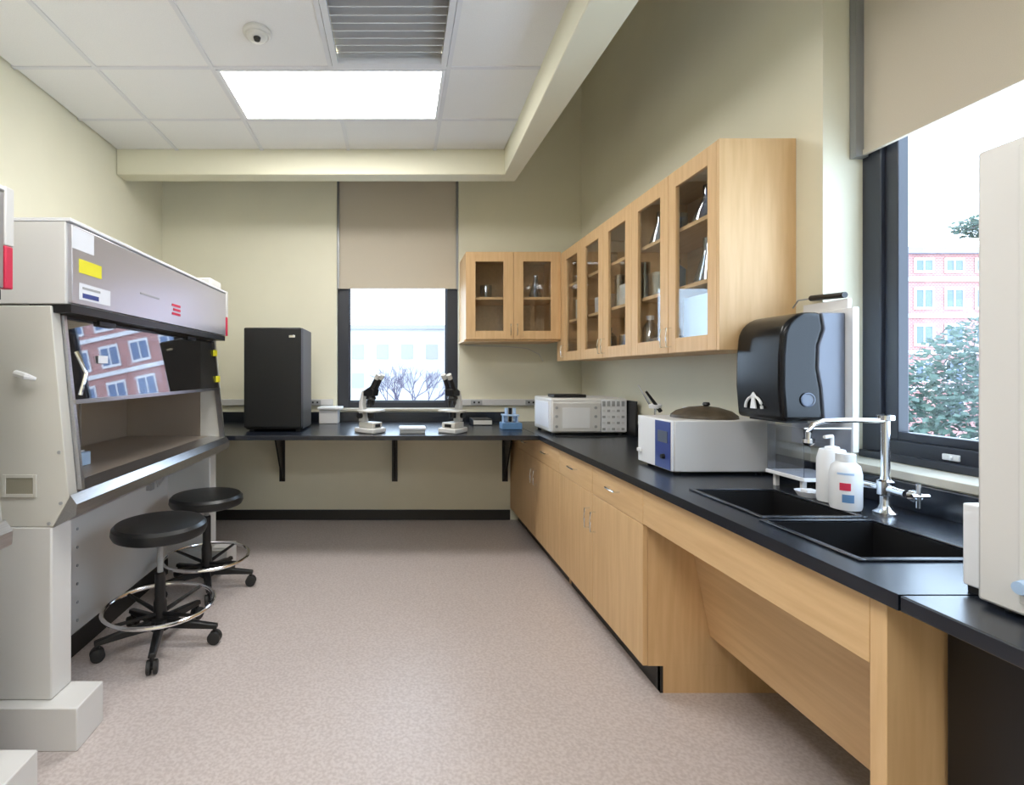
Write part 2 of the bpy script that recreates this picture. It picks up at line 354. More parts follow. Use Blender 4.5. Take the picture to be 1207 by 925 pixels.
# ---------------------------------------------------------------- base cabinets
def pull(par, p, axis, L=.10):
    x, y, z = p
    m = MB()
    if axis == 'z': m.tube([(x, y, z-L/2), (x-.025, y, z-L/2), (x-.028, y, z), (x-.025, y, z+L/2), (x, y, z+L/2)], .004, 8)
    else: m.tube([(x, y-L/2, z), (x-.025, y-L/2, z), (x-.028, y, z), (x-.025, y+L/2, z), (x, y+L/2, z)], .004, 8)
    return m.build('handle', M_chrome, par)
for k, (y0, y1) in enumerate(((2.07, 3.14), (3.142, 4.22))):
    t = thing('base_cabinet', ['maple base cabinet with two doors next to the open knee space', 'maple base cabinet with two doors toward the back corner'][k], 'cabinet', (1.3, (y0+y1)/2, 0), 'maple base cabinets')
    X0 = XD+.02
    bx(X0, 1.62, y0, y0+.019, .11, ZU-.001).build('side_panel', M_woodv, t)
    bx(X0+.05, 1.62, y0, y0+.019, 0, .1095).build('side_foot', M_woodv, t)
    bx(X0, 1.62, y1-.019, y1, .11, ZU-.001).build('side_panel', M_woodv, t)
    bx(X0, 1.62, y0+.0195, y1-.0195, .11, .129).build('bottom_panel', M_woodi, t)
    bx(X0, 1.62, y0+.0195, y1-.0195, ZU-.03, ZU-.001).build('top_rail', M_woodi, t)
    bx(X0+.05, X0+.062, y0+(-.0005 if k == 0 else .0195), y1-.0195, .0005, .1095).build('toe_kick', M_base, t)
    ym = (y0+y1)/2
    for a, b, side in ((y0+.001, ym-.0015, 1), (ym+.0015, y1-.001, -1)):
        d = bx(XD, XD+.0195, a, b, .11, .682).build('door', M_woodv, t, .002)
        pull(d, (XD-.0005, (ym-.04*side), .55), 'z')
        d = bx(XD, XD+.0195, a, b, .685, ZU-.004).build('drawer', M_woodh, t, .002)
        pull(d, (XD-.0005, (a+b)/2, .765), 'y')
t = thing('corner_filler', 'maple filler panel between base cabinets and back wall', 'panel', (1.01, 4.36, 0))
bx(XD, XD+.019, 4.2215, YB-.016, .11, ZU-.001).build('panel', M_woodv, t, .001)
bx(XD+.07, XD+.082, 4.2215, YB-.016, 0, .109).build('toe_kick', M_base, t)
# sink surround
t = thing('sink_surround', 'maple apron with knee space and sloped panel under the sinks', 'cabinet', (1.2, 1.5, 0))
bx(XD, XD+.019, 1.078, 2.068, .688, ZU-.001).build('apron', M_woodh, t, .001)
bx(XD, 1.60, 1.04, 1.077, 0, ZU-.001).build('end_panel', M_woodv, t, .002)
MB().prism([(1.19, .64), (1.205, .645), (1.287, .233), (1.272, .233)], 1.0785, 2.068, 'y').build('knee_panel', M_woodh, t)
MB().prism([(1.60, .62), (1.605, .62), (1.605, .66), (1.19, .645), (1.19, .64)], 1.0785, 2.068, 'y').build('top_cleat', M_woodi, t)
t = thing('shade_block', 'black box added as the deep shade beneath the near worktop', 'shade block', (1.35, .5, 0))
bx(1.135, 1.60, .2, 1.035, .03, .80).build('body', M_black, t, .004)  # added black box with door front and feet, standing in for shade
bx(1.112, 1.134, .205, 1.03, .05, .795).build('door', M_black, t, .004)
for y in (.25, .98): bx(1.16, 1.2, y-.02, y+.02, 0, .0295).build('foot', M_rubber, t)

# ---------------------------------------------------------------- wall cabinets
XU = 1.32; ZU0, ZU1 = 1.396, 2.262
def glassdoor(par, ax, c, u0, u1, z0, z1, st, hside, out=-1):
    c1 = c+.020
    d = rectframe(MB(), ax, c, c1, u0, u1, z0, z1, st, st, .068, .078).build('door', M_woodv, par, .0015)
    if ax == 'x': bx(c+.008, c+.012, u0+st-.001, u1-st+.001, z0+.067, z1-.077).build('pane', M_cab, d)
    else: bx(u0+st-.001, u1-st+.001, c+.008, c+.012, z0+.067, z1-.077).build('pane', M_cab, d)
    if hside:
        u = u0+.025 if hside < 0 else u1-.025
        m = MB(); za, zb = z0+.03, z0+.12
        if ax == 'x': m.tube([(c, u, za), (c-.024, u, za), (c-.027, u, (za+zb)/2), (c-.024, u, zb), (c, u, zb)], .0035, 8)
        else: m.tube([(u, c, za), (u, c-.024, za), (u, c-.027, (za+zb)/2), (u, c-.024, zb), (u, c, zb)], .0035, 8)
        m.build('handle', M_chrome, d)
    return d
SH = (1.694, 1.973)
units = [(2.084, 2.869, [(2.084, 2.476, 1), (2.479, 2.869, -1)]), (2.870, 3.655, [(2.870, 3.262, 1), (3.264, 3.655, -1)]), (3.656, 4.09, [(3.656, 4.05, 1)])]
ulab = ['maple wall cabinet with two glass doors nearest the window', 'middle maple wall cabinet with two glass doors on the right wall', 'maple wall cabinet with one glass door in the back corner']
for k, (y0, y1, ds) in enumerate(units):
    t = thing('wall_cabinet', ulab[k], 'cabinet', (1.48, (y0+y1)/2, ZU0), 'maple glass-front wall cabinets')
    for ya in (y0, y1-.018):
        bx(XU+(.0 if (ya == y0 and k == 0) else .021), XR-.001, ya, ya+.018, ZU0, ZU1).build('side_panel', M_woodv, t, .001)
    a, b = y0+.0185, y1-.0185
    bx(XU+.021, XR-.001, a, b, ZU1-.02, ZU1).build('top_panel', M_woodi, t)
    bx(XU+.021, XR-.001, a, b, ZU0, ZU0+.02).build('bottom_panel', M_woodh, t)
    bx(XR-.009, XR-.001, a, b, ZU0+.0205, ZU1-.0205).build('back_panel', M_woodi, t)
    for z in SH: bx(XU+.03, XR-.0095, a+.0005, b-.0005, z, z+.018).build('shelf', M_woodh, t)
    for i, (u0, u1, hs) in enumerate(ds):
        if k == 0 and i == 0: u0 += .0185
        glassdoor(t, 'x', XU, u0+.001, u1-.001, ZU0+.001, ZU1-.001, .075 if not (k == 0 and i == 0) else .062, hs)
    if k == 2: bx(XU, XU+.02, 4.051, 4.0985, ZU0, ZU1).build('filler_panel', M_woodv, t, .001); bx(XU+.001, XU+.02, 4.0986, 4.2, ZU0, 1.567).build('filler_panel', M_woodv, t, .001)
t = thing('wall_cabinet', 'short maple wall cabinet with two glass doors beside the far window', 'cabinet', (.94, 4.3, 1.57), 'maple glass-front wall cabinets')
X0, X1, Y0, Z0, Z1 = .555, 1.319, 4.10, 1.57, 2.276
for x in (X0, X1-.018): bx(x, x+.018, Y0+.021, YB-.001, Z0, Z1).build('side_panel', M_woodv, t, .001)
bx(X0+.0185, X1-.0185, Y0+.021, YB-.001, Z1-.02, Z1).build('top_panel', M_woodi, t)
bx(X0-.012, X1-.0005, Y0+.021, YB-.001, Z0-.015, Z0-.0005).build('bottom_panel', M_woodh, t)
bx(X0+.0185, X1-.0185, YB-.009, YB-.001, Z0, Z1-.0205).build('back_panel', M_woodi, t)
bx(X0+.019, X1-.019, Y0+.03, YB-.0095, 1.895, 1.915).build('shelf', M_woodh, t)
glassdoor(t, 'y', Y0, X0, .937, Z0+.001, Z1-.001, .078, 1)
glassdoor(t, 'y', Y0, .94, X1, Z0+.001, Z1-.001, .078, -1)

# ---------------------------------------------------------------- glassware behind the doors
def beaker(r, h, m=None): return [('cup', MB().lathe([(r, 0), (r, h), (r-.003, h), (r-.003, .003), (.001, .003)], n=20), m or M_ware)]
def flask(r, h, m=None): return [('body', MB().lathe([(r, 0), (r, .01), (r*.35, h*.7), (r*.35, h), (r*.35-.002, h), (r*.35-.002, h*.7), (r-.004, .012), (.001, .004)], n=20), m or M_ware)]
def bottle(r, h, m, cap): return [('body', MB().lathe([(r, 0), (r, h*.68), (r*.45, h*.84), (r*.45, h*.88)], n=20), m), ('cap', MB().lathe([(r*.5, h*.881), (r*.5, h)], n=16), cap)]
def carton(a, b, h, m): return [('box', MB().box(-a/2, a/2, -b/2, b/2, 0, h), m)]
def ware(kind, label, cat, x, y, z, parts, group='lab ware in the wall cabinets'):
    o = bpy.data.objects.new(kind, None); C.objects.link(o); o.location = (x, y, z); tag(o, label, cat, group); o.empty_display_size = .05
    ORG[o.name] = (0, 0, 0)
    for n, m, mt in parts: m.build(n, mt, o)
    return o
S0, S1, S2 = ZU0+.0205, SH[0]+.0185, SH[1]+.0185
D = [2.285, 2.68, 3.07, 3.46, 3.83]
nm = ['first (nearest)', 'second', 'third', 'fourth', 'fifth (farthest)']
def L(s, sh, d): return '%s on the %s shelf behind the %s right-wall glass door' % (s, sh, nm[d])
wl = [
 ('flask', L('blue conical flask', 'top', 0), 'flask', 1.43, 2.33, S2, flask(.075, .17, M_wareb)),
 ('beaker', L('blue-tinted beaker', 'top', 0), 'beaker', 1.42, 2.19, S2, beaker(.05, .13, M_wareb)),
 ('beaker', L('large clear beaker', 'top', 0), 'beaker', 1.54, 2.25, S2, beaker(.06, .17)),
 ('measuring_cylinder', L('tall clear cylinder', 'middle', 0), 'cylinder', 1.42, 2.19, S1, beaker(.032, .23)),
 ('flask', L('clear conical flask', 'middle', 0), 'flask', 1.43, 2.34, S1, flask(.06, .21)),
 ('bottle', L('blue glass bottle', 'middle', 0), 'bottle', 1.53, 2.27, S1, bottle(.045, .22, M_wareb, M_mblue)),
 ('storage_box', L('large pale blue box', 'bottom', 0), 'box', 1.47, 2.30, S0, carton(.19, .28, .24, M_lblue)),
 ('flask', L('clear conical flask', 'top', 1), 'flask', 1.43, 2.76, S2, flask(.06, .18)),
 ('beaker', L('clear beaker', 'top', 1), 'beaker', 1.44, 2.62, S2, beaker(.05, .12)),
 ('bottle', L('dark blue bottle', 'middle', 1), 'bottle', 1.43, 2.62, S1, bottle(.05, .17, M_mblue, M_black)),
 ('beaker', L('clear beaker', 'middle', 1), 'beaker', 1.43, 2.76, S1, beaker(.055, .13)),
 ('tray', L('low brown carton', 'bottom', 1), 'box', 1.46, 2.64, S0, carton(.2, .22, .07, M_brown)),
 ('beaker', L('clear beaker', 'top', 2), 'beaker', 1.44, 3.08, S2, beaker(.05, .1)),
 ('carton', L('tan carton', 'middle', 2), 'box', 1.46, 3.06, S1, carton(.16, .2, .13, M_cream)),
 ('bottle', L('grey bottle', 'bottom', 2), 'bottle', 1.43, 3.02, S0, bottle(.05, .17, M_lgrey, M_black)),
 ('beaker', L('clear beaker', 'bottom', 2), 'beaker', 1.43, 3.15, S0, beaker(.05, .12)),
 ('carton', L('grey carton', 'middle', 3), 'box', 1.46, 3.45, S1, carton(.16, .2, .11, M_lgrey)),
 ('beaker', L('clear beaker', 'top', 3), 'beaker', 1.44, 3.46, S2, beaker(.055, .12)),
 ('bottle', L('brown bottle', 'bottom', 3), 'bottle', 1.43, 3.45, S0, bottle(.055, .19, M_brown, M_black)),
 ('carton', L('cream carton', 'middle', 4), 'box', 1.46, 3.83, S1, carton(.16, .2, .15, M_cream)),
 ('bottle', L('brown bottle', 'bottom', 4), 'bottle', 1.43, 3.83, S0, bottle(.05, .2, M_brown, M_black)),
 ('bottle', L('white-capped clear bottle', 'bottom', 1), 'bottle', 1.40, 2.815, S0, bottle(.04, .2, M_ware, M_bright)),
 ('measuring_cylinder', L('clear measuring cylinder', 'middle', 2), 'cylinder', 1.40, 3.20, S1, beaker(.03, .2)),
 ('measuring_cylinder', L('clear measuring cylinder', 'middle', 1), 'cylinder', 1.38, 2.83, S1, beaker(.026, .2)),
 ('flask', 'clear flask on the upper shelf of the cabinet beside the far window', 'flask', 1.16, 4.27, 1.9155, flask(.06, .2)),
 ('tray', 'low dark tray on the floor of the cabinet beside the far window', 'tray', 1.13, 4.28, 1.5705, carton(.2, .14, .03, M_black)),
 ('beaker', 'clear beaker on the upper shelf of the cabinet beside the far window', 'beaker', .75, 4.3, 1.9155, beaker(.05, .12)),
]
for a in wl: ware(*a)

# ---------------------------------------------------------------- biosafety cabinet
def make_bsc():
    t = thing('biosafety_cabinet', 'white and steel biosafety cabinet with slanted glass sash, behind the stools', 'lab cabinet', (-1.55, 2.6, 0), 'biosafety cabinets along the left wall')
    Ya, Yb, BK = 1.79, 3.42, -1.98
    side = [(BK, .76), (-1.209, .76), (-1.154, .860), (-1.218, 1.539), (BK, 1.539)]
    for a, b in ((Ya, Ya+.05), (Yb-.05, Yb)):
        s_ = MB().prism(side, a, b, 'y').build('side_panel', M_cream, t, .003)
        if a == Ya:
            rectframe(MB(), 'y', a-.006, a-.0005, -1.385, -1.265, .865, .945, .012, .012, .012, .012).build('grip_frame', M_cream, s_, .001)
            bx(-1.373, -1.277, a-.003, a-.0004, .877, .933).build('grip_recess', M_khaki, s_)
            for px, py in ((70, 533), (72, 593), (58, 621-4)):
                MB().lathe([(.006, 0), (.006, -.004)], ((px-468)/335.2, a-.0004, H-(py-439)/335.2), 10, 'y').build('screw', M_grey, s_)
            MB().tube([(-1.335, a, 1.295), (-1.32, a-.025, 1.30), (-1.28, a-.035, 1.29), (-1.255, a-.02, 1.28)], [.008, .012, .012, .006], 8).build('hook', M_bright, s_)
    h = bx(BK, -1.166, Ya, Yb, 1.545, 1.835).build('hood', M_white, t, .004)
    bx(-1.1655, -1.150, Ya+.012, Yb-.002, 1.55, 1.828).build('hood_front', M_hood, t, .002)
    bx(BK, -1.148, Ya-.002, Yb+.002, 1.8355, 1.848).build('hood_cap', M_bright, t, .002)
    bx(-1.30, -1.152, Ya+.01, Yb-.01, 1.515, 1.5445).build('hood_underside', M_black, t)
    bx(-1.55, -1.18, Yb-.20, Yb-.0, 1.8485, 1.905).build('filter_housing', M_white, t, .01)
    hf = t
    Lx = -1.1495
    for a, b, z0, z1, m, n in ((1.80, 1.93, 1.745, 1.822, M_label, 'white_label'), (1.84, 1.98, 1.665, 1.715, M_yellow, 'yellow_label'), (1.84, 2.04, 1.568, 1.628, M_label, 'white_label'), (1.86, 1.96, 1.576, 1.593, M_blue, 'blue_print'), (1.86, 1.97, 1.608, 1.616, M_grey, 'grey_print'), (2.28, 2.46, 1.655, 1.662, M_grey, 'grey_print')):
        bx(Lx, Lx+.001+(.0008 if 'print' in n else 0), a, b, z0, z1).build(n, m, hf)
    for i in range(3): bx(Lx, Lx+.0015, 2.60+.015*(i % 2), 2.70, 1.60+i*.022, 1.612+i*.022).build('red_print', M_red, hf)
    bx(-1.175, -1.146, Yb+.0005, Yb+.03, 1.55, 1.675).build('end_switch', M_red, t, .003)
    bx(-1.22, -1.146, Yb+.0005, Yb+.035, 1.676, 1.85).build('end_box', M_white, t, .004)
    bx(BK, BK+.02, Ya+.051, Yb-.051, .77, 1.54).build('back_wall', M_white, t)
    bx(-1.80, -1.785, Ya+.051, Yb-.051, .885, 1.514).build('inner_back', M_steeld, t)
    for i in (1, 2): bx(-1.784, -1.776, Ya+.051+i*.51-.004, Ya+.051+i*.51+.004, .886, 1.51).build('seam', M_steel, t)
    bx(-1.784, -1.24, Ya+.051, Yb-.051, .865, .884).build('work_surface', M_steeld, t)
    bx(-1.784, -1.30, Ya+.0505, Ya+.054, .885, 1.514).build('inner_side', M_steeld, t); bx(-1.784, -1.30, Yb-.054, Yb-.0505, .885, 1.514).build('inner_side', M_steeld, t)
    MB().prism([(-1.152, .862), (-1.148, .872), (-1.125, .84), (-1.128, .80), (-1.207, .757)], Ya-.002, Yb+.002, 'y').prism([(-1.24, .886), (-1.150, .872), (-1.152, .862), (-1.24, .876)], Ya+.051, Yb-.051, 'y').build('armrest', M_steel, t)
    bx(-1.78, -1.215, Ya+.051, Yb-.051, .765, .80).build('drain_pan', M_white, t)
    # sash
    def sx(z): return -1.205+(1.5-z)*.107
    z0, z1 = 1.20, 1.505
    s_ = MB().prism([(sx(z0), z0), (sx(z0)-.006, z0), (sx(z1)-.006, z1), (sx(z1), z1)], Ya+.07, Yb-.07, 'y').build('sash', M_sash, t)
    MB().prism([(sx(z0)+.006, z0-.012), (sx(z0)-.012, z0-.012), (sx(z0)-.012, z0+.004), (sx(z0)+.006, z0+.004)], Ya+.06, Yb-.06, 'y').build('sash_rail', M_steel, s_)
    for a in (Ya+.052, Yb-.069):
        MB().prism([(sx(.88), .88), (sx(.88)-.03, .88), (sx(1.51)-.03, 1.51), (sx(1.51), 1.51)], a, a+.016, 'y').build('sash_track', M_steel, t)
    for y in (2.04, 2.9): bx(sx(1.5)+.001, sx(1.5)+.014, y, y+.12, 1.49, 1.51).build('sash_clip', M_black, t, .002)
    for z in (1.26, 1.43): bx(sx(z)+.003, sx(z)+.010, Yb-.12, Yb-.055, z-.02, z+.02).build('yellow_clip', M_yellow, t, .002)
    bx(sx(1.35)+.003, sx(1.35)+.008, 2.02, 2.08, 1.34, 1.37).build('pink_label', M_label, t)
    MB().tube([(-1.16, Ya+.075, 1.22), (-1.15, Ya+.09, 1.30), (-1.175, Ya+.075, 1.38)], .008, 8).build('latch', M_chrome, t)
    # stand
    for a, b, pa, pb in ((Ya, Ya+.112, Ya-.041, Ya+.117), (Yb-.11, Yb, Yb-.117, Yb+.07)):
        bx(BK, -1.215, a, b, .15, .7595).build('stand_leg', M_white, t, .006)
        bx(BK, -1.10, pa, pb, 0, .149).build('plinth', M_white, t, .004)
    bx(-1.51, -1.49, Ya+.113, Yb-.111, .10, .7595).build('lower_panel', M_lgrey, t)
    bx(-1.51, -1.486, Ya+.113, Yb-.111, 0, .099).build('lower_base', M_base, t)
    for i in range(7): MB().lathe([(.007, 0), (.007, .004)], (-1.4895, 2.37, .15+i*.085), 8, 'x').build('bolt', M_grey, t)
    bx(-1.49, -1.46, 3.02, 3.07, .60, .66).build('outlet', M_grey, t, .004)
    MB().tube([(-1.475, 3.10, .76), (-1.47, 3.11, .66), (-1.475, 3.14, .60), (-1.47, 3.2, .63), (-1.475, 3.22, .76)], .005, 6).build('cable', M_lgrey, t)
    return t
bsc = make_bsc()
b2 = copy_tree(bsc); b2.location.y -= 1.93
b2['label'] = 'neighbouring biosafety cabinet cropped by the left edge, only its end corner showing'
# work-surface item in the cabinet
t = thing('tissue_box', 'small pale plastic box on the steel floor of the biosafety cabinet', 'box', (-1.45, 2.25, .8845))
bx(-1.50, -1.40, 2.15, 2.33, .8845, .945).build('body', M_lblue, t, .005)
bx(-1.49, -1.41, 2.18, 2.30, .9455, .955).build('lid', M_bright, t, .003)

# ---------------------------------------------------------------- stools
def make_stool():
    t = thing('lab_stool', 'black round swivel stool on casters nearer the camera', 'stool', (0, 0, 0), 'black lab stools')
    MB().lathe([(.03, .522), (.188, .522), (.205, .530), (.213, .548), (.210, .572), (.196, .586), (.15, .591), (.03, .592)], n=48).build('seat', M_vinyl, t)
    MB().lathe([(.10, .508), (.10, .521)], n=24).build('seat_plate', M_black, t)
    MB().lathe([(.014, .33), (.014, .507)], n=16).build('gas_lift', M_grey, t)
    MB().lathe([(.030, .07), (.030, .20), (.024, .22), (.024, .34), (.02, .345)], n=20).build('column', M_black, t)
    R = .245
    MB().tube([(R*math.cos(2*PI*k/48), R*math.sin(2*PI*k/48), .19) for k in range(48)], .0095, 10, True).build('foot_ring', M_chrome, t)
    for k in range(4):
        a = PI/4+k*PI/2+.3
        MB().tube([(.03*math.cos(a), .03*math.sin(a), .15), (R*.96*math.cos(a), R*.96*math.sin(a), .186)], [.011, .008], 8).build('ring_spoke', M_black, t)
    MB().lathe([(.045, .075), (.05, .09), (.045, .125), (.032, .13)], n=20).build('hub', M_black, t)
    for k in range(5):
        a = 2*PI*k/5; c, s_ = math.cos(a), math.sin(a)
        def P(r, o, z): return (r*c-o*s_, r*s_+o*c, z)
        vs = []
        for r, hw, zb, zt in ((.03, .024, .082, .125), (.14, .021, .080, .112), (.275, .017, .074, .094)):
            vs += [P(r, -hw, zb), P(r, hw, zb), P(r, hw*.7, zt), P(r, -hw*.7, zt)]
        fs = [(0, 1, 2, 3), (11, 10, 9, 8)]+[(q+k2, q+4+k2, q+4+(k2+1) % 4, q+(k2+1) % 4) for q in (0, 4) for k2 in range(4)]
        leg = MB().add(vs, fs).build('leg', M_black, t, .004)
        m = MB()
        wd = Vector((-s_, c, 0)); ctr = Vector((.262*c, .262*s_, .031))
        for off in (-.014, .014):
            p = ctr+wd*off; m.tube([p-wd*.009, p-wd*.007, p+wd*.007, p+wd*.009], [.026, .03, .03, .026], 18)
        m.tube([ctr-wd*.008, ctr+wd*.008], .012, 10)
        m.build('caster', M_rubber, leg)
        MB().tube([(.262*c, .262*s_, .04), (.262*c, .262*s_, .075)], .010, 10).build('caster_stem', M_black, leg)
    return t
st = make_stool(); st2 = copy_tree(st)
st.location = (-1.14, 2.45, 0); 
st2.location = (-1.155, 3.09, 0); st2.rotation_euler = (0, 0, .09)
st2['label'] = 'black round swivel stool on casters farther back, behind the near stool'
for ch in st2.children:
    if ch.name.startswith('seat'): ch.location.z -= .022
    if ch.name.startswith('column'): ch.scale = (1, 1, 1.35); ch.location.z = -.03

# ---------------------------------------------------------------- fridge
t = thing('mini_fridge', 'black compact fridge on the back worktop', 'fridge', (-.9, 3.95, ZK))
fx0, fx1, fy, fz = -1.115, -.695, 3.70, 1.632
bx(fx0, fx1, fy+.055, fy+.43, ZK+.012, fz).build('body', M_black, t, .008)
d = bx(fx0, fx1, fy, fy+.05, ZK+.03, fz-.002).build('door', M_vinyl, t, .010)
bx(fx1-.09, fx1-.045, fy-.003, fy-.0005, fz-.075, fz-.058).build('badge', M_chrome, d, .001)
for x in (fx0+.04, fx1-.04):
    for y in (fy+.08, fy+.38): bx(x-.015, x+.015, y-.015, y+.015, ZK+.0003, ZK+.0115).build('foot', M_rubber, t)
# wall raceway either side of the far window
for k, (a, b) in enumerate(((XL+.03, WB[0]-.03), (WB[1]+.02, 1.60))):
    t = thing('wire_raceway', ['grey wiring raceway on the wall behind the fridge', 'grey wiring raceway on the wall right of the far window'][k], 'raceway', ((a+b)/2, 4.5, 1.01), 'grey wiring raceways')
    bx(a, b, YB-.03, YB-.001, 1.012, 1.068).build('channel', M_lgrey, t, .004)
    for x in ((-1.9, -.72), (.70, 1.18))[k]:
        o = bx(x-.05, x+.05, YB-.034, YB-.0305, 1.02, 1.06).build('outlet', M_grey, t, .001)
        for q in (-.02, .02): bx(x+q-.008, x+q+.008, YB-.0355, YB-.0342, 1.032, 1.048).build('socket', M_black, o)
# tray right of fridge
t = thing('instrument_tray', 'flat grey tray with dark rim right of the fridge', 'tray', (-.62, 4.3, ZK+.0005))
bx(-.66, -.50, 4.30, 4.46, ZK+.0005, ZK+.12).build('stand', M_lgrey, t, .005)
bx(-.67, -.47, 4.28, 4.47, ZK+.1205, ZK+.14).build('top', M_bright, t, .004)

# ---------------------------------------------------------------- microscopes
def make_scope(label):
    t = thing('microscope', label, 'microscope', (0, 0, 0), 'microscopes on the back worktop')
    MB().prism([(-.075, -.09), (.075, -.09), (.08, -.02), (.06, .10), (-.06, .10), (-.08, -.02)], 0, .035, 'z').build('base', M_white, t, .008)
    MB().prism([(-.055, -.07), (.055, -.07), (.045, .07), (-.045, .07)], .0355, .075, 'z').build('lamp_house', M_cream, t, .006)
    bx(-.028, .028, -.0725, -.0705, .042, .064).build('lamp_panel', M_black, t)
    MB().prism([(.03, .0755), (.09, .0755), (.085, .22), (.06, .30), (.02, .31), (.02, .285), (.045, .26), (.055, .2)], -.024, .024, 'x').build('arm', M_white, t, .006)
    bx(-.085, .085, -.075, .05, .150, .163).build('stage', M_cream, t, .003)
    MB().lathe([(.024, .105), (.026, .149)], (0, -.01, 0), 16).build('condenser', M_black, t)
    for s_ in (-1, 1): MB().lathe([(.02, s_*.026), (.02, s_*.05)], (0, .065, .12), 16, 'x').build('focus_knob', M_black, t)
    MB().lathe([(.028, .232), (.038, .245), (.032, .262)], (0, -.01, 0), 18).build('nosepiece', M_black, t)
    for dx, dy, h in ((-.018, -.02, .05), (.02, -.015, .04), (0, .01, .045)): MB().lathe([(.006, .235-h), (.011, .235-h*.6), (.011, .236)], (dx, dy, 0), 12).build('objective', M_black, t)
    MB().prism([(-.05, .263), (.035, .263), (.035, .30), (-.03, .335), (-.06, .31)], -.038, .034, 'x').build('head', M_black, t, .006)
    for s_ in (-.024, .024):
        MB().tube([(s_, -.03, .31), (s_, -.075, .385)], [.017, .015], 14).build('eyepiece_tube', M_black, t)
        MB().tube([(s_, -.0755, .386), (s_, -.095, .418)], [.0175, .019], 14).build('eyepiece', M_cream, t)
    return t
sc = make_scope('white and black microscope under the left side of the far window')
sc2 = copy_tree(sc); sc2['label'] = 'white and black microscope at the right side of the far window, near the corner cabinet'
sc.location = (-.195, 3.68, ZK+.0005); sc.rotation_euler = (0, 0, .95)
sc2.location = (.408, 3.68, ZK+.0005); sc2.rotation_euler = (0, 0, -.7)
t = thing('slide_box', 'flat white slide box between the two microscopes', 'box', (.12, 3.66, ZK+.0005))
bx(.02, .20, 3.60, 3.72, ZK+.0005, ZK+.028).build('body', M_grey, t, .004)
bx(.015, .205, 3.595, 3.725, ZK+.0285, ZK+.045).build('lid', M_label, t, .004)
# blue rack
t = thing('tube_rack', 'light blue test tube rack left of the white analyser', 'rack', (.86, 3.9, ZK+.0005))
bx(.80, .95, 3.86, 3.98, ZK+.0005, ZK+.05).build('base', M_mblue, t, .004)
bx(.81, .93, 3.87, 3.97, ZK+.10, ZK+.112).build('top_plate', M_lblue, t, .002)
for x in (.812, .918): bx(x, x+.01, 3.90, 3.94, ZK+.0505, ZK+.0995).build('post', M_lblue, t)
for i in range(3): MB().lathe([(.004, .052), (.013, .06), (.013, .16)], (.842+i*.03, 3.92, ZK), 12).build('tube', M_lblue if i != 1 else M_black, t)
t = thing('notebook', 'closed black binder lying by the blue rack', 'book', (.7, 4.2, ZK+.0005))
bx(.62, .78, 4.16, 4.36, ZK+.0005, ZK+.05).build('cover', M_black, t, .004)
bx(.625, .775, 4.158, 4.1595, ZK+.008, ZK+.042).build('pages', M_cream, t)

# ---------------------------------------------------------------- analyser in the corner
t = thing('white_analyser', 'white box instrument with vent grille in the worktop corner', 'instrument', (1.3, 3.75, ZK))
ax0, ax1, ay0, ay1, az0, az1 = 1.065, 1.59, 3.51, 3.95, ZK+.015, 1.125
bx(ax0, ax1, ay0+.012, ay1, az0, az1).build('body', M_white, t, .012)
bx(ax0-.004, ax0-.0005, ay0+.06, ay1-.05, az0+.03, az1-.03).build('side_cover', M_label, t, .001)
bx(ax0+.008, 1.405, ay0, ay0+.0115, az0+.01, az1-.03).build('front_panel', M_white, t, .004)
for x in (1.10, 1.37):
    for z in (.93, 1.0, 1.06): MB().lathe([(.010, 0), (.010, -.004)], (x, ay0-.0003, z), 12, 'y').build('button', M_grey, t)
bx(1.14, 1.33, ay0-.002, ay0-.0003, .92, 1.06).build('door_panel', M_bright, t, .001)
g = bx(1.41, 1.585, ay0+.004, ay0+.0115, az0+.01, az1-.008).build('grille', M_bright, t)
for i in range(5): bx(1.418+i*.033, 1.438+i*.033, ay0+.002, ay0+.0038, az1-.055, az1-.02).build('vent_slot', M_grey, g)
for i in range(5):
    for j in range(4): bx(1.418+i*.033, 1.438+i*.033, ay0+.002, ay0+.0038, az0+.02+j*.042, az0+.036+j*.042).build('vent_slot', M_grid if (i+j) % 2 else M_grey, g)
for x in (ax0+.03, ax1-.03):
    for y in (ay0+.04, ay1-.04): MB().lathe([(.014, .0003), (.014, .0147)], (x, y, ZK), 12).build('foot', M_rubber, t)
t = thing('folded_cloth', 'thin black pad on top of the white analyser', 'pad', (1.24, 3.7, az1+.0005))
bx(1.11, 1.34, 3.60, 3.75, az1+.0005, az1+.022).build('pad', M_black, t, .004)
t = thing('power_unit', 'slim black power unit right of the white analyser', 'power unit', (1.605, 3.45, ZK))
bx(1.5935, 1.608, 3.40, 3.60, ZK+.0005, 1.11).build('body', M_black, t, .003)
o = MB().tube([(1.07+.008*i+.0, 3.44-.055*math.sin(i/60*PI), ZK+.0045) for i in range(0, 61)], .004, 6).build('shadow_curve', M_rubber)  # thin black tube drawn in as the dark shadow line by the analyser
tag(o, 'black strip painted in as a shadow line curving on the worktop in front of the white analyser', 'cable')
# hanging cord under wall cabinet
pts = [(.60, YB-.03, 1.545), (.75, YB-.06, 1.535), (.95, YB-.1, 1.53), (1.12, YB-.13, 1.51), (1.22, YB-.14, 1.46), (1.26, YB-.12, 1.40)]
o = MB().tube(pts, .004, 6).build('cord', M_cream); tag(o, 'thin beige cord looping under the corner wall cabinet', 'cord')

